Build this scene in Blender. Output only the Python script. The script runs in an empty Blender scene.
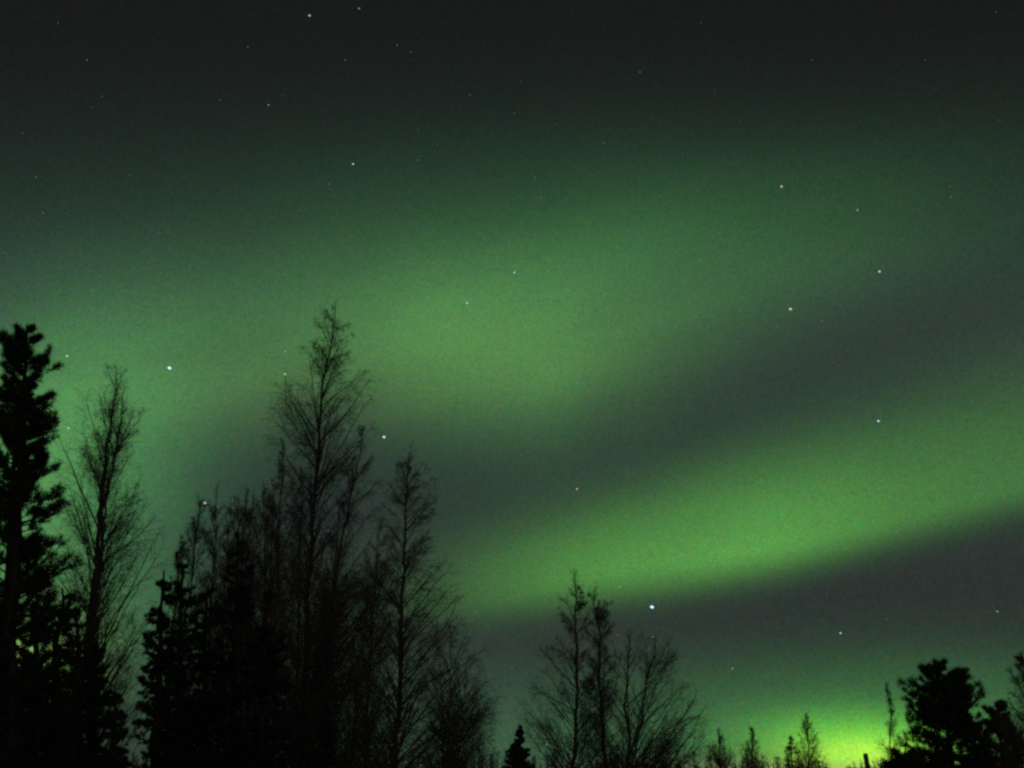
import bpy, math
import numpy as np

S = bpy.context.scene
C = S.collection
R = math.radians

# ------------------------------------------------------------------ camera
F = 900.0                      # focal length in pixels at 1024 wide
PITCH = math.atan(401.0 / F)   # horizon falls just under the frame
EYE = 1.6
cam = bpy.data.cameras.new('camera')
cam.sensor_width = 36.0
cam.lens = 36.0 * F / 1024.0
cam.clip_start = 0.1
cam.clip_end = 20000.0
co = bpy.data.objects.new('camera', cam)
co.location = (0, 0, EYE)
co.rotation_euler = (R(90) + PITCH, 0, 0)
C.objects.link(co)
S.camera = co

S.view_settings.view_transform = 'Standard'
S.view_settings.look = 'None'
S.view_settings.exposure = 0.0
S.view_settings.gamma = 1.0
S.view_settings.use_curve_mapping = False
S.cycles.use_denoising = False
S.cycles.filter_width = 2.6
S.cycles.max_bounces = 3
S.cycles.diffuse_bounces = 2
S.cycles.sample_clamp_indirect = 2.0

# ------------------------------------------------------------------ night sky with aurora (world)
W = bpy.data.worlds.new('World')
S.world = W
W.use_nodes = True
NT = W.node_tree
NT.nodes.clear()


def lk(a, b):
    NT.links.new(a, b)


class V:
    """tiny expression helper around math nodes"""
    def __init__(self, s):
        self.s = s

    def _op(self, op, *others):
        n = NT.nodes.new('ShaderNodeMath')
        n.operation = op
        for i, o in enumerate((self,) + others):
            if isinstance(o, V):
                lk(o.s, n.inputs[i])
            else:
                n.inputs[i].default_value = o
        return V(n.outputs[0])

    def __add__(self, o): return self._op('ADD', o)
    def __sub__(self, o): return self._op('SUBTRACT', o)
    def __mul__(self, o): return self._op('MULTIPLY', o)
    def __truediv__(self, o): return self._op('DIVIDE', o)
    def mx(self, o): return self._op('MAXIMUM', o)
    def mn(self, o): return self._op('MINIMUM', o)
    def exp(self): return self._op('EXPONENT')


def curve(x, pts, lo, hi, out):
    """smooth curve y(x) through pts, x in lo..hi, y in 0..out"""
    n = NT.nodes.new('ShaderNodeFloatCurve')
    t = (x - lo) / (hi - lo)
    lk(t.s, n.inputs['Value'])
    c = n.mapping.curves[0]
    n.mapping.use_clip = True
    ps = [((p - lo) / (hi - lo), q / out) for p, q in pts]
    while len(c.points) < len(ps):
        c.points.new(0.5, 0.5)
    for p, (a, b) in zip(c.points, ps):
        p.location = (a, b)
        p.handle_type = 'AUTO_CLAMPED'
    n.mapping.update()
    return V(n.outputs[0]) * out


tc = NT.nodes.new('ShaderNodeTexCoord')
sp = NT.nodes.new('ShaderNodeSeparateXYZ')
lk(tc.outputs['Generated'], sp.inputs[0])
dx, dy, dz = (V(sp.outputs[i]) for i in range(3))
# A map of the sky: tangent chart round the direction due north, 24 degrees up,
# (u to the east, v downwards), in units of 1/900 rad.
cP, sP = math.cos(PITCH), math.sin(PITCH)
fwd = dy * cP + dz * sP
upc = dz * cP - dy * sP
fsafe = fwd.mx(0.12)
u = dx / fsafe * F + 512.0
v = upc / fsafe * (-F) + 384.0
front = (((fwd - 0.12) / 0.35).mx(0.0)).mn(1.0)

LO, HI = -400.0, 1424.0


def gauss(s, w):
    q = s / w
    return (q * q * -0.5).exp()


def band(centre, amp, up, down, cmax=900.0):
    c = curve(u, centre, LO, HI, cmax)
    a = curve(u, amp, LO, HI, 1.0)
    wu = curve(u, up, LO, HI, 300.0)
    wd = curve(u, down, LO, HI, 300.0)
    s = v - c                      # >0 is below the ridge
    return (gauss(s.mx(0.0), wd) * gauss(s.mn(0.0), wu)) * a


def blob(x, y, wx, wyu, wyd, a, skew=0.0):
    ddx = u - x
    s = v - y + ddx * skew
    return gauss(ddx, wx) * gauss(s.mx(0.0), wyd) * gauss(s.mn(0.0), wyu) * a


terms = []  # (V, (r,g,b))
A = band([(-400, 470), (0, 425), (100, 395), (220, 362), (330, 338), (430, 335), (530, 335), (620, 312), (720, 285), (850, 250), (1024, 215), (1424, 150)],
         [(-400, .08), (0, .145), (60, .165), (150, .150), (250, .120), (350, .130), (440, .175), (530, .178), (620, .130), (720, .078), (850, .042), (1024, .014), (1424, .0)],
         [(-400, 95), (0, 88), (150, 76), (300, 70), (430, 70), (530, 73), (650, 71), (800, 64), (1024, 72), (1424, 80)],
         [(-400, 90), (0, 110), (80, 95), (160, 66), (240, 56), (330, 52), (430, 58), (530, 64), (620, 64), (720, 58), (850, 50), (1024, 46), (1424, 50)])
terms.append((A, (.25, 1.0, .20)))
terms.append((blob(485, 352, 110, 42, 44, .038), (.60, 1.0, .05)))
terms.append((blob(20, 300, 150, 50, 60, .006), (.0, .5, 1.0)))
terms.append((blob(240, 395, 110, 30, 30, .012), (1.0, .8, .3)))
B = band([(-400, 650), (300, 615), (430, 598), (520, 584), (600, 571), (700, 556), (800, 538), (900, 513), (1024, 481), (1424, 370)],
         [(-400, .0), (330, .015), (420, .05), (500, .13), (580, .215), (650, .265), (740, .295), (820, .245), (900, .175), (1024, .125), (1424, .05)],
         [(-400, 60), (430, 42), (520, 40), (600, 42), (700, 49), (800, 57), (900, 64), (1024, 72), (1424, 80)],
         [(-400, 22), (430, 20), (520, 20), (600, 20), (700, 20), (800, 20), (900, 20), (1024, 20), (1424, 30)])
terms.append((B, (.25, 1.0, .12)))
# glow low over the horizon
terms.append((blob(860, 741, 70, 19, 26, .47), (.24, 1.0, .03)))
terms.append((blob(864, 753, 50, 11, 12, .36), (.80, 1.0, .02)))
terms.append((blob(860, 752, 180, 46, 60, .075), (.20, 1.0, .14)))
terms.append((blob(930, 690, 190, 34, 50, .045), (.12, 1.0, .15)))
terms.append((blob(740, 748, 240, 44, 80, .045), (.22, 1.0, .35)))
terms.append((blob(830, 774, 150, 9, 20, .20), (1.0, .55, .35)))
# bright patch low in the west, behind the pines
terms.append((blob(40, 560, 75, 110, 90, .12), (.30, 1.0, .22)))
terms.append((blob(33, 655, 40, 26, 26, .34), (.62, 1.0, .20)))
terms.append((blob(130, 560, 60, 120, 120, .055), (.20, 1.0, .35)))
terms.append((blob(400, 740, 120, 60, 60, .035), (.30, 1.0, .45)))
# faint veil above the bands
terms.append((blob(600, 215, 260, 60, 60, .018), (.15, 1.0, .25)))

# plain night sky: neutral dark at the top of the map, slate lower down
base = {
    'r': curve(v, [(-600, .008), (-50, .0095), (60, .0105), (200, .017), (350, .028), (450, .026), (600, .026), (768, .028), (1400, .02)], -600, 1400, .1),
    'g': curve(v, [(-600, .009), (-50, .0102), (60, .0130), (200, .027), (350, .040), (450, .041), (600, .033), (768, .036), (1400, .02)], -600, 1400, .1),
    'b': curve(v, [(-600, .009), (-50, .0100), (60, .0125), (200, .023), (350, .036), (450, .035), (600, .031), (768, .029), (1400, .02)], -600, 1400, .1),
}
# fine mottling, fixed to the sky
gr = []
for sc_, seed in ((430.0, 0.0), (170.0, 3.7)):
    mp = NT.nodes.new('ShaderNodeVectorMath')
    mp.operation = 'MULTIPLY_ADD'
    lk(tc.outputs['Generated'], mp.inputs[0])
    mp.inputs[1].default_value = (sc_, sc_, sc_)
    mp.inputs[2].default_value = (seed, seed * 2, seed * 3)
    ns = NT.nodes.new('ShaderNodeTexNoise')
    ns.inputs['Scale'].default_value = 1.0
    ns.inputs['Detail'].default_value = 1.0
    ns.inputs['Roughness'].default_value = 0.7
    lk(mp.outputs[0], ns.inputs['Vector'])
    sn = NT.nodes.new('ShaderNodeSeparateColor')
    lk(ns.outputs['Color'], sn.inputs[0])
    gr.append(sn)
mp = NT.nodes.new('ShaderNodeCombineXYZ')
lk(((u + v * .55) * .0042).s, mp.inputs[0])
lk(((v + u * .20) * .0125).s, mp.inputs[1])
big = NT.nodes.new('ShaderNodeTexNoise')
big.inputs['Scale'].default_value = 1.0
big.inputs['Detail'].default_value = 2.5
lk(mp.outputs[0], big.inputs['Vector'])
patch = (V(big.outputs[0]) - 0.5) * .55 + 1.0
chan = []
for i, k in enumerate('rgb'):
    t = None
    for val, col in terms:
        if col[i] == 0:
            continue
        q = val * col[i]
        t = q if t is None else t + q
    t = t * front * patch + base[k] + ((fwd * -1.0).mx(0.0)) * (.27, .27, .24)[i]  # last term: unseen fill glow added behind the camera to lighten the trees
    m = (V(gr[0].outputs[i]) - 0.5) * (1.15, .85, 1.15)[i] + (V(gr[1].outputs[i]) - 0.5) * (.55, .25, .55)[i] + 1.0
    t = t * m
    chan.append(t)
cc = NT.nodes.new('ShaderNodeCombineColor')
for i in range(3):
    lk(chan[i].s, cc.inputs[i])
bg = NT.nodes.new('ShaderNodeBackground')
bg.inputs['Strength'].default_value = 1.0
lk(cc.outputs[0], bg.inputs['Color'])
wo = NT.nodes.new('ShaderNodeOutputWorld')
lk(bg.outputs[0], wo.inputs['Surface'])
W.cycles.sampling_method = 'MANUAL'
W.cycles.sample_map_resolution = 256


# ------------------------------------------------------------------ helpers
def tag(o, label=None, cat=None, group=None, kind=None):
    if label: o['label'] = label
    if cat: o['category'] = cat
    if group: o['group'] = group
    if kind: o['kind'] = kind
    return o


def at(x, y, D):
    """point at ground distance D to the north seen in the direction of map point (x, y)"""
    x = np.asarray(x, float); y = np.asarray(y, float)
    rx = (x - 512) / F
    ry = (384 - y) / F
    Y = cP - ry * sP
    Z = sP + ry * cP
    s = D / Y
    return np.stack([rx * s, Y * s, EYE + Z * s], -1)


def material(name, cols, scale, rough=.85, bump=.3, stretch=(1, 1, 1)):
    m = bpy.data.materials.new(name)
    m.use_nodes = True
    nt = m.node_tree
    b = nt.nodes['Principled BSDF']
    b.inputs['Roughness'].default_value = rough
    b.inputs['Specular IOR Level'].default_value = .25
    t = nt.nodes.new('ShaderNodeTexCoord')
    mp = nt.nodes.new('ShaderNodeMapping')
    mp.inputs['Scale'].default_value = stretch
    n = nt.nodes.new('ShaderNodeTexNoise')
    n.inputs['Scale'].default_value = scale
    n.inputs['Detail'].default_value = 6
    r = nt.nodes.new('ShaderNodeValToRGB')
    r.color_ramp.elements[0].position = .35
    r.color_ramp.elements[1].position = .65
    r.color_ramp.elements[0].color = (*cols[0], 1)
    r.color_ramp.elements[1].color = (*cols[1], 1)
    nt.links.new(t.outputs['Object'], mp.inputs[0])
    nt.links.new(mp.outputs[0], n.inputs['Vector'])
    nt.links.new(n.outputs[0], r.inputs[0])
    nt.links.new(r.outputs[0], b.inputs['Base Color'])
    if bump:
        bp = nt.nodes.new('ShaderNodeBump')
        bp.inputs['Strength'].default_value = bump
        nt.links.new(n.outputs[0], bp.inputs['Height'])
        nt.links.new(bp.outputs[0], b.inputs['Normal'])
    return m


M_PINE_BARK = material('pine_bark', [(.022, .017, .013), (.05, .036, .026)], 14, stretch=(1, 1, .35))
M_BIRCH_BARK = material('birch_bark', [(.02, .018, .016), (.10, .094, .085)], 5, stretch=(1, 1, 4))
M_TWIG = material('birch_twig', [(.075, .062, .055), (.14, .115, .10)], 9, bump=0)
M_PINE = material('pine_needle', [(.022, .038, .020), (.040, .062, .028)], 2.2, bump=0)
M_SPRUCE = material('spruce_needle', [(.018, .034, .018), (.032, .052, .024)], 2.0, bump=0)
M_GROUND = material('frosty_heath', [(.03, .035, .02), (.09, .085, .06)], .8)
M_POST = material('weathered_wood', [(.05, .045, .04), (.12, .11, .095)], 10, stretch=(1, 1, .2))
M_METAL = material('dull_metal', [(.06, .06, .06), (.1, .1, .1)], 20, rough=.5, bump=0)


def mesh_object(name, verts, faces, mat, parent=None, tri=None):
    """verts (n,3); faces (m,4) quads; tri (k,3) optional"""
    me = bpy.data.meshes.new(name)
    verts = np.asarray(verts, np.float32)
    me.vertices.add(len(verts))
    me.vertices.foreach_set('co', verts.ravel())
    loops, starts, n = [], [], 0
    if faces is not None and len(faces):
        loops.append(np.asarray(faces).ravel())
        starts.append(n + np.arange(len(faces)) * 4)
        n += len(faces) * 4
    if tri is not None and len(tri):
        loops.append(np.asarray(tri).ravel())
        starts.append(n + np.arange(len(tri)) * 3)
        n += len(tri) * 3
    loops = np.concatenate(loops).astype(np.int32)
    starts = np.concatenate(starts).astype(np.int32)
    me.loops.add(len(loops))
    me.loops.foreach_set('vertex_index', loops)
    me.polygons.add(len(starts))
    me.polygons.foreach_set('loop_start', starts)
    me.update(calc_edges=True)
    me.validate()
    me.materials.append(mat)
    o = bpy.data.objects.new(name, me)
    C.objects.link(o)
    if parent is not None:
        o.parent = parent
    return o


def norm(a):
    return a / np.maximum(np.linalg.norm(a, axis=-1, keepdims=True), 1e-9)


def tubes(P, rad, sides=3):
    """P (N,K,3), rad (N,K) -> verts, quads, one open tapered tube per row"""
    N, K, _ = P.shape
    T = norm(np.gradient(P, axis=1))
    ref = np.where(np.abs(T[..., 2:3]) > .9, np.array([1., 0, 0]), np.array([0, 0, 1.]))
    ref = np.broadcast_to(ref[:, :1], T.shape)
    a = norm(np.cross(T, ref))
    b = np.cross(T, a)
    th = np.arange(sides) * 2 * math.pi / sides
    ring = a[:, :, None] * np.cos(th)[None, None, :, None] + b[:, :, None] * np.sin(th)[None, None, :, None]
    Vv = P[:, :, None] + ring * rad[:, :, None, None]
    idx = np.arange(N * K * sides).reshape(N, K, sides)
    nx = np.roll(idx, -1, axis=2)
    q = np.stack([idx[:, :-1], nx[:, :-1], nx[:, 1:], idx[:, 1:]], -1).reshape(-1, 4)
    return Vv.reshape(-1, 3), q


class Bag:
    def __init__(self):
        self.v, self.q, self.t, self.n = [], [], [], 0

    def quads(self, v, q):
        self.v.append(v); self.q.append(q + self.n); self.n += len(v)

    def tris(self, v):
        self.t.append(np.arange(len(v)).reshape(-1, 3) + self.n); self.v.append(v); self.n += len(v)

    def build(self, name, mat, parent=None, offset=(0, 0, 0)):
        return mesh_object(name, np.concatenate(self.v) - np.asarray(offset), np.concatenate(self.q) if self.q else None,
                           mat, parent, np.concatenate(self.t) if self.t else None)


def smooth_path(pts, n):
    """Catmull-Rom through pts, n samples"""
    p = np.vstack([2 * pts[0] - pts[1], pts, 2 * pts[-1] - pts[-2]])
    L = np.linspace(0, len(pts) - 1 - 1e-6, n)
    i = L.astype(int); t = (L - i)[:, None]
    a, b, c, d = p[i], p[i + 1], p[i + 2], p[i + 3]
    return .5 * (2 * b + (c - a) * t + (2 * a - 5 * b + 4 * c - d) * t ** 2 + (3 * b - a - 3 * c + d) * t ** 3)


def stem_path(pix, D, rng, depth=0.0, n=60, wob=.02):
    """stem through map points (top first); runs on down to the ground"""
    pts = at([p[0] for p in pix], [p[1] for p in pix], D)
    pts[:, 1] = D
    h = pts[0, 2]
    pts[:, 1] += depth * (pts[:, 2] / h)
    last, prev = pts[-1], pts[-2]
    base = last.copy()
    base[0] += (last[0] - prev[0]) / max(prev[2] - last[2], .3) * last[2] * .5
    base[2] = -.05
    if last[2] > .5:
        pts = np.vstack([pts, base])
    pts = pts[::-1]
    path = smooth_path(pts, n)
    w = np.cumsum(rng.normal(0, wob, (n, 3)), 0)
    w -= np.linspace(0, 1, n)[:, None] * w[-1]
    w[:, 2] = 0
    path = path + w
    path[0, 2] = -.05
    return path


def interp_path(path, z):
    zs = np.maximum.accumulate(path[:, 2] + np.arange(len(path)) * 1e-6)
    return np.stack([np.interp(z, zs, path[:, k]) for k in range(3)], -1)


def envelope(env, D):
    """(y, xl, xr) rows -> heights and world x limits"""
    e = sorted(env)
    l = at([r[1] for r in e], [r[0] for r in e], D)
    r = at([r[2] for r in e], [r[0] for r in e], D)
    z = l[:, 2][::-1]
    return z, l[:, 0][::-1], r[:, 0][::-1]


def reach(E, z, cx, az):
    zl = np.interp(z, E[0], E[1]); zr = np.interp(z, E[0], E[2])
    rl = np.maximum(cx - zl, .05); rr = np.maximum(zr - cx, .05)
    c = np.cos(az)
    side = np.where(c > 0, rr, rl)
    mean = .5 * (rl + rr)
    return side * c ** 2 + mean * (1 - c ** 2)


def bez(a, b, c, K):
    t = np.linspace(0, 1, K)[None, :, None]
    return (1 - t) ** 2 * a[:, None] + 2 * t * (1 - t) * b[:, None] + t ** 2 * c[:, None]


def sprout(P, rng, n_each, lo, hi, K, length, spread, droop, lift=0.0):
    """n_each children per path of P starting between lo..hi along it"""
    N, Kp, _ = P.shape
    idx = np.repeat(np.arange(N), n_each)
    t = rng.uniform(lo, hi, len(idx)) * (Kp - 1)
    i = np.minimum(t.astype(int), Kp - 2); f = (t - i)[:, None]
    s = P[idx, i] * (1 - f) + P[idx, i + 1] * f
    tan = norm(P[idx, i + 1] - P[idx, i])
    rv = norm(rng.normal(0, 1, (len(idx), 3)))
    perp = norm(np.cross(tan, rv))
    sp = (spread * rng.uniform(.6, 1.3, len(idx)))[:, None]
    d = norm(tan * np.cos(sp) + perp * np.sin(sp) + np.array([0, 0, lift]))
    plen = np.linalg.norm(P[:, -1] - P[:, 0], axis=1)[idx]
    frac = 1 - .6 * (t / (Kp - 1))
    L = (length(plen) * frac * rng.uniform(.55, 1.2, len(idx)))[:, None]
    mid = s + d * L * .5
    end = s + d * L + np.array([0, 0, -1.]) * (droop * rng.uniform(.2, 1.3, len(idx)))[:, None] * L
    mid = mid + rng.normal(0, .06, mid.shape) * L
    return bez(s, mid, end, K)


def root_of(name, stem, label, cat, group):
    e = bpy.data.objects.new(name, None)
    e.location = (float(stem[0, 0]), float(stem[0, 1]), 0)
    e.empty_display_size = .5
    C.objects.link(e)
    return tag(e, label, cat, group)


def trunk_part(path, r0, root, mat, r1=.006, sides=10):
    off = np.array(root.location)
    h = np.clip(path[:, 2] / path[-1, 2], 0, 1)
    rad = r1 + (r0 - r1) * (1 - h) ** .8
    rad = rad * (1 + .35 * np.exp(-path[:, 2].clip(0) / .25))
    v_, q_ = tubes(path[None], rad[None], sides)
    return mesh_object('trunk', v_ - off, q_, mat, root)


def bare_tree(name, label, group, D, stems, env, seed, n1=110, n2=9, n3=4, asc=(.9, 1.6), r0=.12,
              tw=.0045, droop=.5, zmin=1.2, l2=.5, l3=.62, cat='tree', spread=.7, depth=0.0, lim=.012):
    rng = np.random.default_rng(seed)
    tw = tw * .42; n2 = int(n2 * 2.0); n3 = int(n3 * 2.4); r0 = r0 * .62
    paths = [stem_path(p, D, rng, depth=depth + .35 * k * (-1) ** k) for k, p in enumerate(stems)]
    root = root_of(name, paths[0], label, cat, group)
    off = np.array(root.location)
    for k, p in enumerate(paths):
        trunk_part(p, r0 * (1 if k == 0 else .8), root, M_BIRCH_BARK)
    E = envelope(env, D)
    bag = Bag()
    for p in paths:
        top = p[-1, 2]
        zlo = max(zmin, E[0][0] * .6)
        n = n1 // len(paths)
        zz = zlo + (top - zlo) * rng.uniform(0, 1, n * 12)
        wt = reach(E, zz, interp_path(p, zz)[:, 0], rng.uniform(0, 6.28, n * 12)) + .45
        z1 = rng.choice(zz, n, p=wt / wt.sum())
        az = rng.uniform(0, 2 * math.pi, n)
        cx = interp_path(p, z1)
        rho = reach(E, z1, cx[:, 0], az) * rng.uniform(.25, 1.0, n) ** .6 * 1.1
        tip = cx.copy()
        tip[:, 0] += np.cos(az) * rho; tip[:, 1] += np.sin(az) * rho
        z0 = np.maximum(z1 - rho * rng.uniform(*asc, n) - rng.uniform(0, .25, n), .4 + rng.uniform(0, .5, n))
        st = interp_path(p, z0)
        mid = st * .45 + tip * .55
        mid[:, 2] += (.02 + .12 * rng.uniform(-1, 1, n)) * rho
        mid[:, :2] += (tip - st)[:, :2] * rng.uniform(-.12, .12, n)[:, None]
        P1 = bez(st, mid, tip, 9)
        wob = np.cumsum(rng.normal(0, .014, P1.shape), 1) * rho[:, None, None].clip(.3, 1.5)
        wob -= wob[:, :1]
        P1 = P1 + wob
        L1 = np.linalg.norm(tip - st, axis=1)
        rb = (.006 + lim * (L1 / 2.0)).clip(.006, .05)
        rad = rb[:, None] * np.linspace(1, .22, 9)[None]
        bag.quads(*tubes(P1, rad.clip(tw, None), 4))
        P2 = sprout(P1, rng, n2, .15, 1.0, 6, lambda L: l2 * L.clip(.28, 2.6), spread, droop * .35, .08)
        bag.quads(*tubes(P2, np.broadcast_to(np.linspace(tw * 1.7, tw, 6), P2.shape[:2]), 3))
        P3 = sprout(P2, rng, n3, .1, 1.0, 4, lambda L: l3 * L.clip(.2, .9), spread * 1.35, droop, 0)
        bag.quads(*tubes(P3, np.broadcast_to(np.linspace(tw * 1.0, tw * .7, 4), P3.shape[:2]), 3))
        # top shoots
        tops = np.repeat(p[None, -15:], 1, 0)
        P4 = sprout(tops, rng, 48, .0, 1.0, 5, lambda L: .48 * L.clip(.5, 1.4), .62, droop * .4, .25)
        bag.quads(*tubes(P4, np.broadcast_to(np.linspace(tw * 1.5, tw * .7, 5), P4.shape[:2]), 3))
        P5 = sprout(P4, rng, 6, .1, 1.0, 4, lambda L: .5 * L.clip(.3, .9), .8, droop, 0)
        bag.quads(*tubes(P5, np.broadcast_to(np.linspace(tw, tw * .7, 4), P5.shape[:2]), 3))
    bag.build('crown', M_TWIG, root, off)
    return root


def needles(bag, pos, dirs, rng, per, length, width):
    """needle-shaped triangles round shoots"""
    M = len(pos)
    p = np.repeat(pos, per, 0)
    d = np.repeat(dirs, per, 0)
    r = norm(d * .9 + rng.normal(0, .62, d.shape))
    L = (length * rng.uniform(.6, 1.25, len(p)))[:, None]
    p = p + rng.normal(0, length * .22, p.shape)
    s = norm(np.cross(r, rng.normal(0, 1, r.shape))) * width * .5
    v = np.stack([p - s, p + s, p + r * L], 1).reshape(-1, 3)
    bag.tris(v)


def conifer(name, label, group, D, stems, env, seed, kind='pine', n1=70, n2=8, tufts=5, per=14, nl=.10, nw=.012,
            r0=.16, zmin=.6, cat='tree', rise=(.1, .7), l2=.5, depth=0.0, fill=.5):
    rng = np.random.default_rng(seed)
    paths = [stem_path(p, D, rng, wob=.012, depth=depth + .3 * k) for k, p in enumerate(stems)]
    root = root_of(name, paths[0], label, cat, group)
    off = np.array(root.location)
    for k, p in enumerate(paths):
        trunk_part(p, r0 * (1 if k == 0 else .55), root, M_PINE_BARK, r1=.015)
    E = envelope(env, D)
    bag, wood = Bag(), Bag()
    for pi, p in enumerate(paths):
        top = p[-1, 2]
        n = n1 if pi == 0 else n1 // 4
        zl = zmin if pi == 0 else top * .7
        # whorls: branch tips grouped at shared heights
        nw_ = max(6, n // 5)
        wz = zl + (top - zl) * (np.linspace(0, 1, nw_) ** .9)
        wt = reach(E, wz, interp_path(p, wz)[:, 0], rng.uniform(0, 6.28, nw_)) + .22
        z1 = wz[rng.choice(nw_, n, p=wt / wt.sum())] + rng.normal(0, .07, n)
        z1 = np.where(z1 > top - .06, top - .06 - np.abs(rng.normal(0, .35, n)), z1)
        az = rng.uniform(0, 2 * math.pi, n)
        cx = interp_path(p, z1)
        rho = reach(E, z1, cx[:, 0], az) * rng.uniform(fill, 1.0, n) ** .7 * 1.0
        tip = cx.copy()
        tip[:, 0] += np.cos(az) * rho; tip[:, 1] += np.sin(az) * rho
        z0 = np.maximum(z1 - rho * rng.uniform(*rise, n), .25)
        z0 = np.minimum(z0, top - .03)
        st = interp_path(p, z0)
        mid = st * .45 + tip * .55
        mid[:, 2] = z0 + (tip[:, 2] - z0) * (.25 if kind == 'pine' else .1) - (.0 if kind == 'pine' else .12) * rho
        P1 = bez(st, mid, tip, 8)
        rb = (.008 + .011 * rho).clip(.008, .05)
        wood.quads(*tubes(P1, rb[:, None] * np.linspace(1, .3, 8)[None], 4))
        P2 = sprout(P1, rng, n2, .25 if kind == 'pine' else .08, 1.0, 5, lambda L: l2 * L.clip(.1, 1.5), .75, 0.0 if kind == 'pine' else .25,
                    .35 if kind == 'pine' else 0.0)
        wood.quads(*tubes(P2, np.broadcast_to(np.linspace(.009, .004, 5), P2.shape[:2]), 3))
        for P, k, lo in ((P2, tufts, .2), (P1, tufts + 2, .45 if kind == 'pine' else .2)):
            N, Kp, _ = P.shape
            idx = np.repeat(np.arange(N), k)
            t = rng.uniform(lo, 1, len(idx)) * (Kp - 1)
            i = np.minimum(t.astype(int), Kp - 2); f = (t - i)[:, None]
            pos = P[idx, i] * (1 - f) + P[idx, i + 1] * f
            d = norm(P[idx, i + 1] - P[idx, i] + np.array([0, 0, .15]))
            needles(bag, pos, d, rng, per, nl, nw)
        # leader
        k = 6
        t = rng.uniform(top - .6, top - .03, k)
        needles(bag, interp_path(p, t), np.repeat(np.array([[0, 0, 1.]]), k, 0), rng, per, nl, nw)
    cr = bag.build('crown', M_PINE if kind == 'pine' else M_SPRUCE, root, off)
    br = wood.build('branchwork', M_PINE_BARK, root, off)
    return root


# ------------------------------------------------------------------ ground
def build_ground():
    rng = np.random.default_rng(5)
    r = np.concatenate([[0], np.geomspace(3, 6000, 46)])
    th = np.linspace(0, 2 * math.pi, 96, endpoint=False)
    vs = [(0, 0, 0)]
    for rr in r[1:]:
        for t in th:
            x, y = rr * math.cos(t), rr * math.sin(t)
            z = .05 * math.sin(x * .31 + 1) * math.cos(y * .27) + rng.normal(0, .012)
            vs.append((x, y, z - .04))
    n = len(th)
    q, tr = [], []
    for j in range(n):
        tr.append((0, 1 + j, 1 + (j + 1) % n))
    for i in range(len(r) - 2):
        a, b = 1 + i * n, 1 + (i + 1) * n
        for j in range(n):
            k = (j + 1) % n
            q.append((a + j, b + j, b + k, a + k))
    g = mesh_object('ground', vs, np.array(q), M_GROUND, None, np.array(tr))
    tag(g, kind='structure')


build_ground()


def far_forest():
    """the far wood along the horizon: one dark mass of small trees, uncountable"""
    rng = np.random.default_rng(77)
    wood, leaf = Bag(), Bag()
    n = 800
    ang = rng.uniform(-.75, .75, n)
    dist = rng.uniform(150, 320, n)
    hgt = rng.uniform(4.2, 7.6, n) * (dist / 230) ** .6
    hgt = hgt * np.where(ang < .285, 1.25, .92)
    x = np.sin(ang) * dist; y = np.cos(ang) * dist
    base = np.stack([x, y, np.full(n, -.1)], -1)
    top = base + np.stack([rng.normal(0, .15, n), rng.normal(0, .15, n), hgt], -1)
    P = bez(base, (base + top) / 2, top, 6)
    wood.quads(*tubes(P, np.broadcast_to(np.linspace(.13, .02, 6), P.shape[:2]), 4))
    B = sprout(P, rng, 30, .12, .98, 5, lambda L: .26 * L, 1.0, .1, .45)
    wood.quads(*tubes(B, np.broadcast_to(np.linspace(.03, .012, 5), B.shape[:2]), 3))
    B2 = sprout(B, rng, 5, .2, 1, 4, lambda L: .6 * L, .6, .1, .2)
    wood.quads(*tubes(B2, np.broadcast_to(np.linspace(.018, .010, 4), B2.shape[:2]), 3))
    con = B[rng.uniform(0, 1, len(B)) < .5]
    pos = con[:, rng.integers(1, 5)]
    needles(wood, pos, norm(con[:, -1] - con[:, 0]), rng, 6, .5, .09)
    o = wood.build('distant_forest', M_TWIG)
    tag(o, 'low dark line of far woods along the bottom of the green glow', 'forest', kind='stuff')


far_forest()

# ------------------------------------------------------------------ tall trees on the left
G_PINE = 'dark evergreens at the left edge'
conifer('pine_tree', 'tall black bushy pine rising at the left edge of the photo', None, 15.0,
        [[(27, 325), (24, 400), (18, 520), (5, 700), (0, 768)], [(9, 329), (10, 380), (14, 460)]],
        [(325, 20, 36), (340, 3, 44), (360, -8, 49), (378, -14, 52), (388, -16, 50), (400, -20, 64), (412, -22, 54), (424, -24, 54),
         (440, -28, 62), (452, -30, 64), (466, -30, 57), (500, -35, 70), (540, -45, 82), (600, -60, 84), (700, -80, 84), (768, -80, 80)],
        11, n1=255, n2=11, tufts=4, per=12, nl=.10, nw=.009, r0=.15, rise=(.35, 1.0), l2=.42, fill=.25)
bare_tree('birch_tree', 'slender bare birch with twin stems between the left-edge pine and the dark spruces', None, 20.0,
          [[(116, 366), (113, 410), (104, 465), (96, 525), (87, 600), (78, 680), (70, 768)],
           [(131, 392), (130, 440), (122, 495), (116, 545), (109, 610), (100, 680), (93, 768)],
           [(106, 376), (101, 430), (98, 480), (95, 530), (87, 600), (78, 680), (70, 768)],
           [(143, 424), (137, 458), (127, 505), (117, 548), (109, 610), (100, 680), (93, 768)]],
          [(362, 106, 128), (385, 94, 140), (410, 84, 147), (450, 78, 147), (490, 70, 152), (530, 66, 153), (580, 60, 152), (640, 56, 150), (700, 55, 146)],
          21, n1=190, n2=8, n3=4, asc=(.9, 2.4), r0=.13, droop=.45, tw=.0042, spread=.6)
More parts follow.
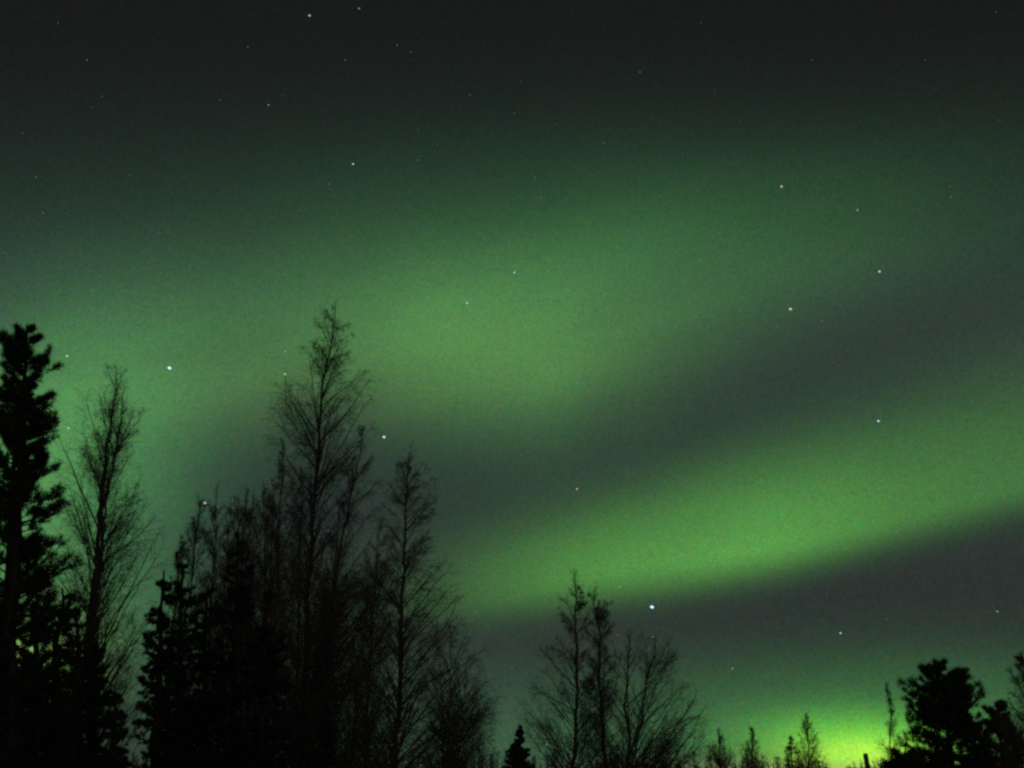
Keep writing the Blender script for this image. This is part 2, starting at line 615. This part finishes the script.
conifer('spruce_tree', 'dark shaggy spruce under the twin-stemmed birch, below the tall pine', 'dark spruces low on the left', 17.0,
        [[(62, 588), (59, 670), (54, 768)]],
        [(588, 58, 66), (605, 46, 76), (640, 22, 82), (680, 10, 88), (768, -5, 100)], 31, 'spruce', n1=120, n2=7, tufts=5, per=10, nl=.075, nw=.010, rise=(-.1, .4), l2=.4)
conifer('spruce_tree', 'short wide dark spruce at the foot of the twin-stemmed birch', 'dark spruces low on the left', 18.0,
        [[(97, 640), (95, 768)]],
        [(640, 92, 101), (670, 84, 112), (700, 72, 119), (768, 52, 124)], 32, 'spruce', n1=100, n2=8, tufts=5, per=10, nl=.075, nw=.010, rise=(-.1, .4), l2=.4)
conifer('spruce_tree', 'broad black spruce at the lower left corner of the photo', 'dark spruces low on the left', 13.0,
        [[(12, 610), (10, 768)]],
        [(610, 5, 18), (650, -15, 34), (700, -35, 60), (768, -60, 80)], 33, 'spruce', n1=110, n2=8, tufts=5, per=10, nl=.075, nw=.009, rise=(-.1, .4), l2=.4)
conifer('spruce_tree', 'dark spruce between the left pine trunk and the twin-stemmed birch', 'dark spruces low on the left', 19.0,
        [[(34, 600), (32, 768)]],
        [(600, 30, 38), (630, 18, 50), (700, 5, 64), (768, -5, 72)], 34, 'spruce', n1=110, n2=8, tufts=5, per=10, nl=.075, nw=.010, rise=(-.1, .4), l2=.4)
conifer('spruce_tree', 'low dark spruce filling the dip left of the dark spruce clump', 'dark spruces low on the left', 22.0,
        [[(116, 690), (114, 768)]],
        [(690, 112, 120), (715, 104, 127), (768, 92, 136)], 35, 'spruce', n1=90, n2=8, tufts=5, per=10, nl=.075, nw=.010, rise=(-.1, .4), l2=.4)
conifer('spruce_tree', 'dark spruce behind the twin-stemmed birch foot, tip between its two stems', 'dark spruces low on the left', 21.0,
        [[(78, 610), (76, 768)]],
        [(610, 75, 82), (640, 64, 92), (700, 52, 104), (768, 44, 114)], 36, 'spruce', n1=120, n2=8, tufts=5, per=10, nl=.075, nw=.011, rise=(-.1, .4), l2=.4)
# spruces of the dark clump
G_CL = 'black spruces in the clump left of the tall birch'
sp = 0
for lab, D, x, y, env in (
    ('pointed spruce on the left flank of the dark clump, lower of the two tips', 21.0, 164, 571, [(571, 161, 167), (590, 152, 174), (620, 140, 182), (680, 136, 195), (768, 128, 205)]),
    ('pointed spruce whose tip is just right of the clump\'s leftmost spruce tip', 22.5, 182, 560, [(560, 179, 185), (580, 170, 194), (620, 156, 208), (680, 150, 216), (768, 146, 222)]),
    ('tallest spruce of the dark clump, its tip reaching among bare birch tops', 24.0, 238, 528, [(528, 235, 241), (550, 228, 249), (600, 214, 262), (680, 200, 275), (768, 192, 284)]),
    ('spruce filling the gap between the two peaks of the dark clump', 23.0, 208, 585, [(585, 204, 212), (610, 192, 222), (680, 180, 236), (768, 170, 245)]),
    ('spruce on the right flank of the dark clump beside the tall birch trunk', 23.0, 268, 590, [(590, 264, 272), (630, 252, 286), (700, 244, 298), (768, 236, 306)]),
    ('low spruce tucked at the foot of the tall birch trunk', 20.0, 326, 708, [(708, 323, 329), (730, 316, 337), (768, 304, 350)]),
):
    conifer('spruce_tree', lab, G_CL, D, [[(x, y), (x - 3, (y + 768) / 2), (x - 7, 768)]], env, 40 + sp, 'spruce',
            n1=130 if sp < 5 else 60, n2=8, tufts=5, per=9, nl=.08, nw=.012, rise=(-.1, .45), l2=.42, r0=.13)
    sp += 1

# bare birches behind that clump
G_BB = 'thin bare birches behind the dark spruce clump'
bb = 0
for lab, D, pts, w in (
    ('leftmost thin bare birch of the thicket, its top beside a bright star', 33.0, [(199, 496), (192, 560), (183, 640), (176, 768)], 17),
    ('thin bare birch just right of the bright star over the thicket', 35.0, [(217, 482), (212, 560), (206, 650), (202, 768)], 18),
    ('slightly lower bare birch between two taller ones in the thicket', 34.0, [(230, 500), (226, 580), (222, 660), (218, 768)], 17),
    ('bare birch rising directly behind the tallest dark spruce', 37.0, [(246, 486), (243, 560), (239, 650), (236, 768)], 19),
    ('bare birch in the thicket midway between the tallest spruce and the tall birch', 36.0, [(264, 484), (262, 560), (258, 650), (256, 768)], 20),
    ('bare birch standing close on the left of the tall birch trunk', 33.0, [(284, 436), (282, 520), (278, 620), (275, 768)], 19),
    ('slim bare birch hidden in the haze of twigs right behind the tall birch', 35.0, [(301, 470), (299, 560), (296, 650), (293, 768)], 20),
    ('low bare birch on the outer left slope of the thicket, above the pointed spruces', 31.0, [(183, 535), (177, 600), (170, 680), (166, 768)], 17),
    ('bare birch between the one behind the tallest spruce and its left neighbour in the thicket', 38.0, [(238, 497), (234, 580), (230, 660), (227, 768)], 20),
    ('bare birch crown just right of the tip of the tallest dark spruce', 39.0, [(254, 492), (252, 580), (249, 660), (246, 768)], 20),
    ('bare birch in the thicket whose top ends just left of the tall birch trunk', 38.0, [(274, 478), (272, 560), (269, 650), (266, 768)], 21),
    ('bare birch filling the gap right of the tall birch trunk, behind the crooked birch', 36.0, [(340, 500), (334, 590), (326, 680), (320, 768)], 22),
    ('bare birch behind the space between the crooked birch and the straight birch', 37.0, [(380, 520), (376, 600), (370, 690), (366, 768)], 24),
):
    x, y = pts[0]
    env = [(y, x - 4, x + 4), (y + 25, x - w * .55, x + w * .55), (y + 60, x - w, x + w), (y + 130, x - w * 1.25, x + w * 1.15), (768, x - w * 1.6, x + w * 1.2)]
    bare_tree('birch_tree', lab, G_BB, D, [pts], env, 60 + bb, n1=125, n2=8, n3=4, asc=(1.0, 2.6), r0=.11, tw=.0062, droop=.25, spread=.6)
    bb += 1

# the tall birch and its neighbours
bare_tree('birch_tree', 'tallest bare birch, its wispy crown highest against the aurora', None, 26.0,
          [[(336, 300), (333, 345), (326, 390), (323, 430), (319, 480), (315, 530), (311, 590), (306, 660), (300, 768)]],
          [(298, 327, 344), (318, 314, 354), (338, 301, 360), (365, 293, 364), (392, 286, 378), (412, 276, 378), (440, 278, 370),
           (500, 284, 376), (560, 284, 376), (640, 288, 372)],
          81, n1=190, n2=9, n3=4, asc=(.8, 1.9), r0=.16, tw=.005, droop=.85, spread=.65, lim=.013)
bare_tree('birch_tree', 'crooked bare birch leaning away from the foot of the tallest one, forked halfway up', None, 25.0,
          [[(364, 428), (357, 470), (350, 510), (343, 550), (336, 590), (330, 625), (323, 670), (314, 710), (306, 768)],
           [(392, 560), (372, 578), (352, 592), (338, 606), (330, 628), (323, 670), (314, 710), (307, 768)]],
          [(426, 356, 372), (455, 342, 384), (500, 334, 392), (560, 322, 402), (620, 312, 410), (700, 300, 410)],
          82, n1=170, n2=9, n3=4, asc=(.7, 1.8), r0=.11, tw=.005, droop=.6, spread=.65)
bare_tree('birch_tree', 'straight bare birch right of the tallest one with widely spreading lower boughs', None, 24.0,
          [[(410, 447), (407, 490), (405, 560), (402, 620), (398, 700), (394, 768)]],
          [(443, 405, 416), (468, 393, 428), (500, 384, 438), (540, 374, 448), (566, 370, 458), (610, 364, 462), (650, 356, 478), (700, 346, 490), (768, 340, 494)],
          83, n1=230, n2=8, n3=3, asc=(.5, 1.3), r0=.14, tw=.0048, droop=.6, spread=.7, lim=.013)
bare_tree('willow_shrub', 'misty bare bush at the right foot of the straight birch', None, 29.0,
          [[(449, 625), (448, 690), (446, 768)], [(470, 660), (462, 710), (452, 768)], [(434, 640), (438, 700), (442, 768)], [(484, 700), (468, 735), (454, 768)]],
          [(596, 440, 462), (640, 424, 480), (690, 418, 492), (768, 410, 496)],
          84, n1=240, n2=7, n3=3, asc=(.7, 1.6), r0=.035, tw=.0040, droop=.4, cat='shrub')
bare_tree('birch_sapling', 'thin bare sapling in the gap between the crooked birch and the straight birch', None, 27.0,
          [[(362, 610), (358, 690), (352, 768)]],
          [(610, 356, 366), (650, 344, 380), (700, 334, 388), (768, 326, 392)],
          85, n1=70, n2=8, n3=4, asc=(.8, 1.8), r0=.05, tw=.0045, droop=.4, cat='tree')

# ------------------------------------------------------------------ middle group
conifer('young_spruce', 'small young spruce tip poking up left of the middle birches', None, 20.0,
        [[(519, 724), (518, 768)]],
        [(724, 517.5, 520.5), (738, 514, 524), (746, 508, 531), (757, 500, 536), (768, 497, 540), (785, 490, 548)],
        91, 'spruce', n1=110, n2=8, tufts=5, per=9, nl=.045, nw=.012, rise=(-.2, .3), l2=.4, r0=.06, zmin=1.7, fill=.3)
G_MB = 'bare birches in the middle of the treeline'
bare_tree('birch_tree', 'tallest of the middle bare birches, straight with a tapering spire', G_MB, 28.0,
          [[(574, 572), (573, 620), (573, 690), (571, 768)]],
          [(570, 570, 578), (590, 564, 584), (612, 554, 592), (650, 540, 602), (690, 522, 610), (768, 508, 620)],
          101, n1=120, n2=8, n3=4, asc=(.5, 1.2), r0=.13, tw=.0048, droop=.25, spread=.6)
bare_tree('birch_tree', 'bare birch with clumped twigs just right of the tallest middle one', G_MB, 29.0,
          [[(594, 588), (598, 640), (600, 700), (604, 768)]],
          [(587, 590, 600), (612, 582, 612), (640, 578, 618), (680, 572, 622), (768, 566, 628)],
          102, n1=90, n2=8, n3=4, asc=(.7, 1.5), r0=.12, tw=.006, droop=.25, spread=.7)
bare_tree('birch_tree', 'round-topped bare birch with two trunks and boughs sweeping right, in the middle group', G_MB, 27.0,
          [[(629, 634), (628, 690), (628, 768)], [(655, 640), (644, 690), (637, 730), (632, 768)], [(700, 715), (672, 730), (652, 748), (636, 768)]],
          [(628, 622, 658), (650, 611, 673), (680, 606, 690), (705, 600, 706), (735, 598, 714), (768, 598, 714)],
          103, n1=150, n2=8, n3=3, asc=(.8, 1.7), r0=.11, tw=.0048, droop=.2, spread=.6)

# ------------------------------------------------------------------ far trees over the horizon glow
G_FT = 'small far trees against the green glow'
ft = 0
for lab, kind, D, x, y, w in (
    ('faint far tree just right of the sweeping boughs of the middle birches', 'b', 85, 719, 728, 15),
    ('far narrow tree standing alone left of the brightest glow', 'b', 90, 751, 727, 13),
    ('lower of the paired far trees at the left rim of the brightest glow', 'c', 88, 791, 735, 11),
    ('taller of the paired far trees at the left rim of the brightest glow', 'b', 88, 807, 714, 15),
):
    env = [(y, x - 1.5, x + 1.5), (y + 15, x - w * .6, x + w * .6), (y + 32, x - w, x + w), (768, x - w * 1.5, x + w * 1.5), (785, x - w * 1.5, x + w * 1.5)]
    if kind == 'b':
        bare_tree('birch_tree', lab, G_FT, D, [[(x, y), (x + 1, (y + 768) / 2), (x + 2, 768)]], env, 120 + ft, n1=110, n2=8, n3=3, asc=(1.0, 2.2), r0=.14, tw=.010, droop=.2)
    else:
        conifer('spruce_tree', lab, G_FT, D, [[(x, y), (x + 1, 768)]], env, 120 + ft, 'spruce', n1=110, n2=6, tufts=2, per=7, nl=.2, nw=.013, rise=(-.1, .4), r0=.12, zmin=1.0)
    ft += 1

# ------------------------------------------------------------------ right-hand pines
conifer('pine_tree', 'large black pine on the right with an uneven spreading crown', None, 42.0,
        [[(934, 660), (941, 690), (947, 725), (951, 768)], [(957, 668), (952, 695), (948, 720)]],
        [(659, 927, 940), (667, 922, 962), (676, 912, 966), (682, 902, 968), (690, 900, 982), (698, 900, 980), (704, 903, 972), (712, 904, 977), (722, 891, 984), (732, 894, 990),
         (742, 900, 996), (750, 890, 1004), (768, 882, 1010), (785, 880, 1010)],
        131, n1=230, n2=9, tufts=4, per=11, nl=.19, nw=.016, r0=.15, rise=(.1, .75), l2=.42, zmin=1.2, fill=.3)
conifer('pine_tree', 'lower rounded pine leaning on the right side of the large pine', None, 39.0,
        [[(996, 702), (1000, 735), (1003, 768)]],
        [(699, 986, 1002), (712, 976, 1008), (730, 968, 1014), (745, 962, 1019), (768, 954, 1026), (785, 950, 1028)],
        132, n1=135, n2=9, tufts=4, per=11, nl=.17, nw=.015, r0=.12, rise=(.1, .7), l2=.42, zmin=.9, fill=.35)
conifer('pine_tree', 'bushy small pine in front of the large pine\'s left foot', None, 36.0,
        [[(905, 745), (906, 768)]],
        [(744, 901, 909), (752, 892, 925), (768, 880, 935), (785, 878, 938)],
        133, n1=60, n2=8, tufts=4, per=12, nl=.15, nw=.014, r0=.08, rise=(.05, .6), l2=.4, zmin=.5)
bare_tree('birch_tree', 'faint thin bare birch close on the left of the large pine', None, 60.0,
          [[(887, 682), (891, 720), (894, 768)]],
          [(682, 885, 889), (705, 882, 895), (740, 878, 902), (768, 876, 904)],
          141, n1=60, n2=8, n3=4, asc=(1.2, 2.4), r0=.10, tw=.0065, droop=.3)
bare_tree('birch_tree', 'bare tree with branches entering at the right edge of the photo', None, 28.0,
          [[(1021, 655), (1027, 700), (1036, 768)]],
          [(653, 1016, 1027), (675, 1008, 1045), (700, 1002, 1060), (735, 998, 1075), (768, 996, 1080)],
          142, n1=110, n2=9, n3=4, asc=(.8, 1.7), r0=.12, tw=.005, droop=.2)


conifer('pine_tree', 'low bushy pine filling the hollow between the large pine and the rounded one', None, 44.0,
        [[(974, 722), (976, 768)]],
        [(720, 970, 979), (735, 960, 990), (768, 948, 1000), (785, 946, 1002)],
        134, n1=110, n2=9, tufts=4, per=12, nl=.17, nw=.016, r0=.08, rise=(.05, .6), l2=.4, zmin=.5)


# ------------------------------------------------------------------ wooden pole with a wire
def build_pole():
    D = 30.0
    top = at(865.3, 753.2, D)
    root = bpy.data.objects.new('wooden_post', None)
    root.location = (float(top[0]), D, 0)
    C.objects.link(root)
    tag(root, 'dark wooden post rising just above the bottom edge in front of the brightest glow', 'post')
    h = top[2]
    z = np.array([-.1, 0, h * .5, h - .05, h - .012, h])
    rad = np.array([.085, .085, .078, .072, .066, .001])
    P = np.stack([np.zeros(6), np.zeros(6), z], -1)
    v_, q_ = tubes(P[None], rad[None], 16)
    mesh_object('shaft', v_, q_, M_POST, root)
    # wire bracket: a small staple ring on the shaft
    th = np.linspace(0, 2 * math.pi, 17)
    ring = np.stack([np.cos(th) * .085, np.sin(th) * .085, np.full(17, h - .42)], -1)
    v_, q_ = tubes(ring[None], np.full((1, 17), .008), 6)
    mesh_object('wire_tie', v_, q_, M_METAL, root)
    a = np.array([top[0] + .5 * 0, D, h - .42])
    pts = []
    for t in np.linspace(-1, 1, 25):
        pts.append((top[0] + t * 5.0, D - .09, h - .40 - (h * .4 - .1) * abs(t) ** 1.5))
    v_, q_ = tubes(np.array([pts]), np.full((1, 25), .011), 6)
    w = mesh_object('fence_wire', v_, q_, M_METAL)
    tag(w, 'thin dark wire strung past the wooden post at the bottom edge', 'wire')
    for s in (-5.0, 5.0):
        e = root.copy(); C.objects.link(e)
        e.location = (root.location.x + s, D, 0)
        e.scale = (1, 1, .6)
        e['label'] = ('dark wooden post holding the left end of the wire, below the glow' if s < 0 else
                      'dark wooden post holding the right end of the wire, hidden in the large pine')
        for ch in list(root.children):
            c = ch.copy(); C.objects.link(c); c.parent = e
    return root


build_pole()

# ------------------------------------------------------------------ stars
def star_mat(name, col, strength):
    m = bpy.data.materials.new(name)
    m.use_nodes = True
    nt = m.node_tree
    nt.nodes.clear()
    e = nt.nodes.new('ShaderNodeEmission')
    e.inputs[0].default_value = (*col, 1)
    e.inputs[1].default_value = strength
    o = nt.nodes.new('ShaderNodeOutputMaterial')
    nt.links.new(e.outputs[0], o.inputs[0])
    m.cycles.emission_sampling = 'NONE'
    return m


SM = {'blue': star_mat('blue_white_star', (.50, .78, 1.0), 1.5),
      'white': star_mat('white_star', (.80, 1.0, .88), .85),
      'warm': star_mat('warm_star', (1.0, .86, .5), .8),
      'dim': star_mat('dim_star', (.6, 1.0, .75), .42),
      'halo': star_mat('blue_star_rim', (.10, .22, .55), .9)}
import bmesh
star_me = {}
for k, m in SM.items():
    bm = bmesh.new()
    bmesh.ops.create_icosphere(bm, subdivisions=1, radius=1.0)
    me = bpy.data.meshes.new('star')
    bm.to_mesh(me); bm.free()
    me.materials.append(m)
    star_me[k] = me
SD = 7000.0


def star(x, y, r, kind, label, group=None, par=None):
    d = at(x, y, 1.0) - np.array([0, 0, EYE])
    d = d / np.linalg.norm(d)
    p = d * SD + np.array([0, 0, EYE])
    o = bpy.data.objects.new('star', star_me[kind])
    o.location = p
    s = r * .78 * SD / F
    o.scale = (s * 1.25, s, s * .85)
    o.rotation_euler = (0, R(20), 0)
    C.objects.link(o)
    tag(o, label, 'star', group)
    return o


BR = [
    (652, 607, 2.1, 'blue', 'brightest blue-white star, just under the lower aurora band above the middle birches'),
    (169.5, 368, 1.9, 'blue', 'bright white star between the twin-stemmed birch and the tallest birch'),
    (384, 437, 1.4, 'blue', 'bright star close right of the tallest birch, left above the straight birch'),
    (205, 503, 1.2, 'white', 'star shining right at the tops of the bare birch thicket'),
    (790.5, 309, 1.5, 'warm', 'warm yellowish star high on the right, over the dark gap between aurora bands'),
    (879.5, 271.5, 1.15, 'white', 'white star up and right of the warm yellowish star'),
    (781.5, 186.5, 1.1, 'warm', 'smaller warm star straight above the brighter yellowish star'),
    (857.5, 210, 1.0, 'dim', 'dim star between the small warm star and the right edge'),
    (309.5, 15.5, .95, 'white', 'brighter and lower of the two stars at the top edge'),
    (359, 8.5, .85, 'dim', 'fainter and upper of the two stars at the top edge'),
    (467, 303, 1.05, 'white', 'star in the upper aurora, left of the middle of the photo'),
    (514.5, 272.5, .95, 'white', 'star in the upper aurora right above the middle of the photo'),
    (285, 374, 1.05, 'white', 'lower of two close stars left of the top of the tallest birch'),
    (285, 351.5, .9, 'dim', 'upper of two close stars left of the top of the tallest birch'),
    (67, 356, 1.0, 'white', 'star between the tip of the left pine and the twin-stemmed birch'),
    (68.5, 428, .9, 'white', 'star low beside the right flank of the left pine'),
    (353, 164, .85, 'blue', 'pale blue star high above the tallest birch'),
    (268.5, 105, .8, 'dim', 'lone dim star high in the dark upper left sky'),
    (878.5, 421, 1.05, 'blue', 'star in the dark gap above the lower aurora band, at the right'),
    (577, 489, .95, 'warm', 'small warm star left end of the dark gap, above the middle birches'),
    (840.5, 633, .95, 'white', 'small star below the lower aurora band, over the brightest glow'),
    (732.5, 668.5, .9, 'dim', 'small star right of the middle birches above the far trees'),
    (546.5, 744.5, 1.0, 'white', 'small star low between the young spruce and the middle birches'),
    (653, 637, .95, 'dim', 'faint star directly under the brightest blue-white star'),
    (619.5, 587, .95, 'dim', 'faint star up and left of the brightest blue-white star'),
    (997.5, 611.5, .9, 'dim', 'faint star near the right edge above the right-edge bare tree'),
]
for b in BR:
    star(*b)
FAINT = [(23, 133), (418, 130), (418, 160), (604, 143), (683, 154), (660, 196), (535, 177), (998, 120), (951, 197),
         (493, 592), (476, 612), (617, 635), (123, 291), (100, 276), (36, 177), (43, 213), (67, 213), (5, 253), (149, 339), (242, 300),
         (382, 267), (402, 262), (701, 23), (812, 60), (397, 45), (411, 52), (220, 100), (438, 332), (402, 432), (557, 421),
         (706, 372), (592, 339), (541, 198), (629, 231), (996, 12), (248, 47), (58, 23), (158, 233), (168, 232), (212, 261), (329, 184),
         (512, 668), (822, 321), (772, 567), (902, 240), (345, 60), (640, 72), (740, 120), (87, 60), (130, 175), (470, 95), (925, 60),
         (190, 265), (300, 210), (700, 260), (930, 320), (60, 290), (665, 480), (485, 240), (575, 265)]
rs = np.random.default_rng(3)
for x, y in FAINT:
    star(x, y, rs.uniform(.28, .52), 'dim', 'tiny faint star, one of the dimmest specks scattered over the sky', 'faint stars scattered over the sky')
rq = np.random.default_rng(19)
n_more = 0
while n_more < 45:
    x, y = rq.uniform(5, 1019), rq.uniform(60, 640)
    if y > 300 and x < 160 or y > 330 + 0.0 * x and x < 470:
        continue
    star(x, y, rq.uniform(.22, .38), 'dim', 'tiny faint star, one of the dimmest specks scattered over the sky', 'faint stars scattered over the sky')
    n_more += 1
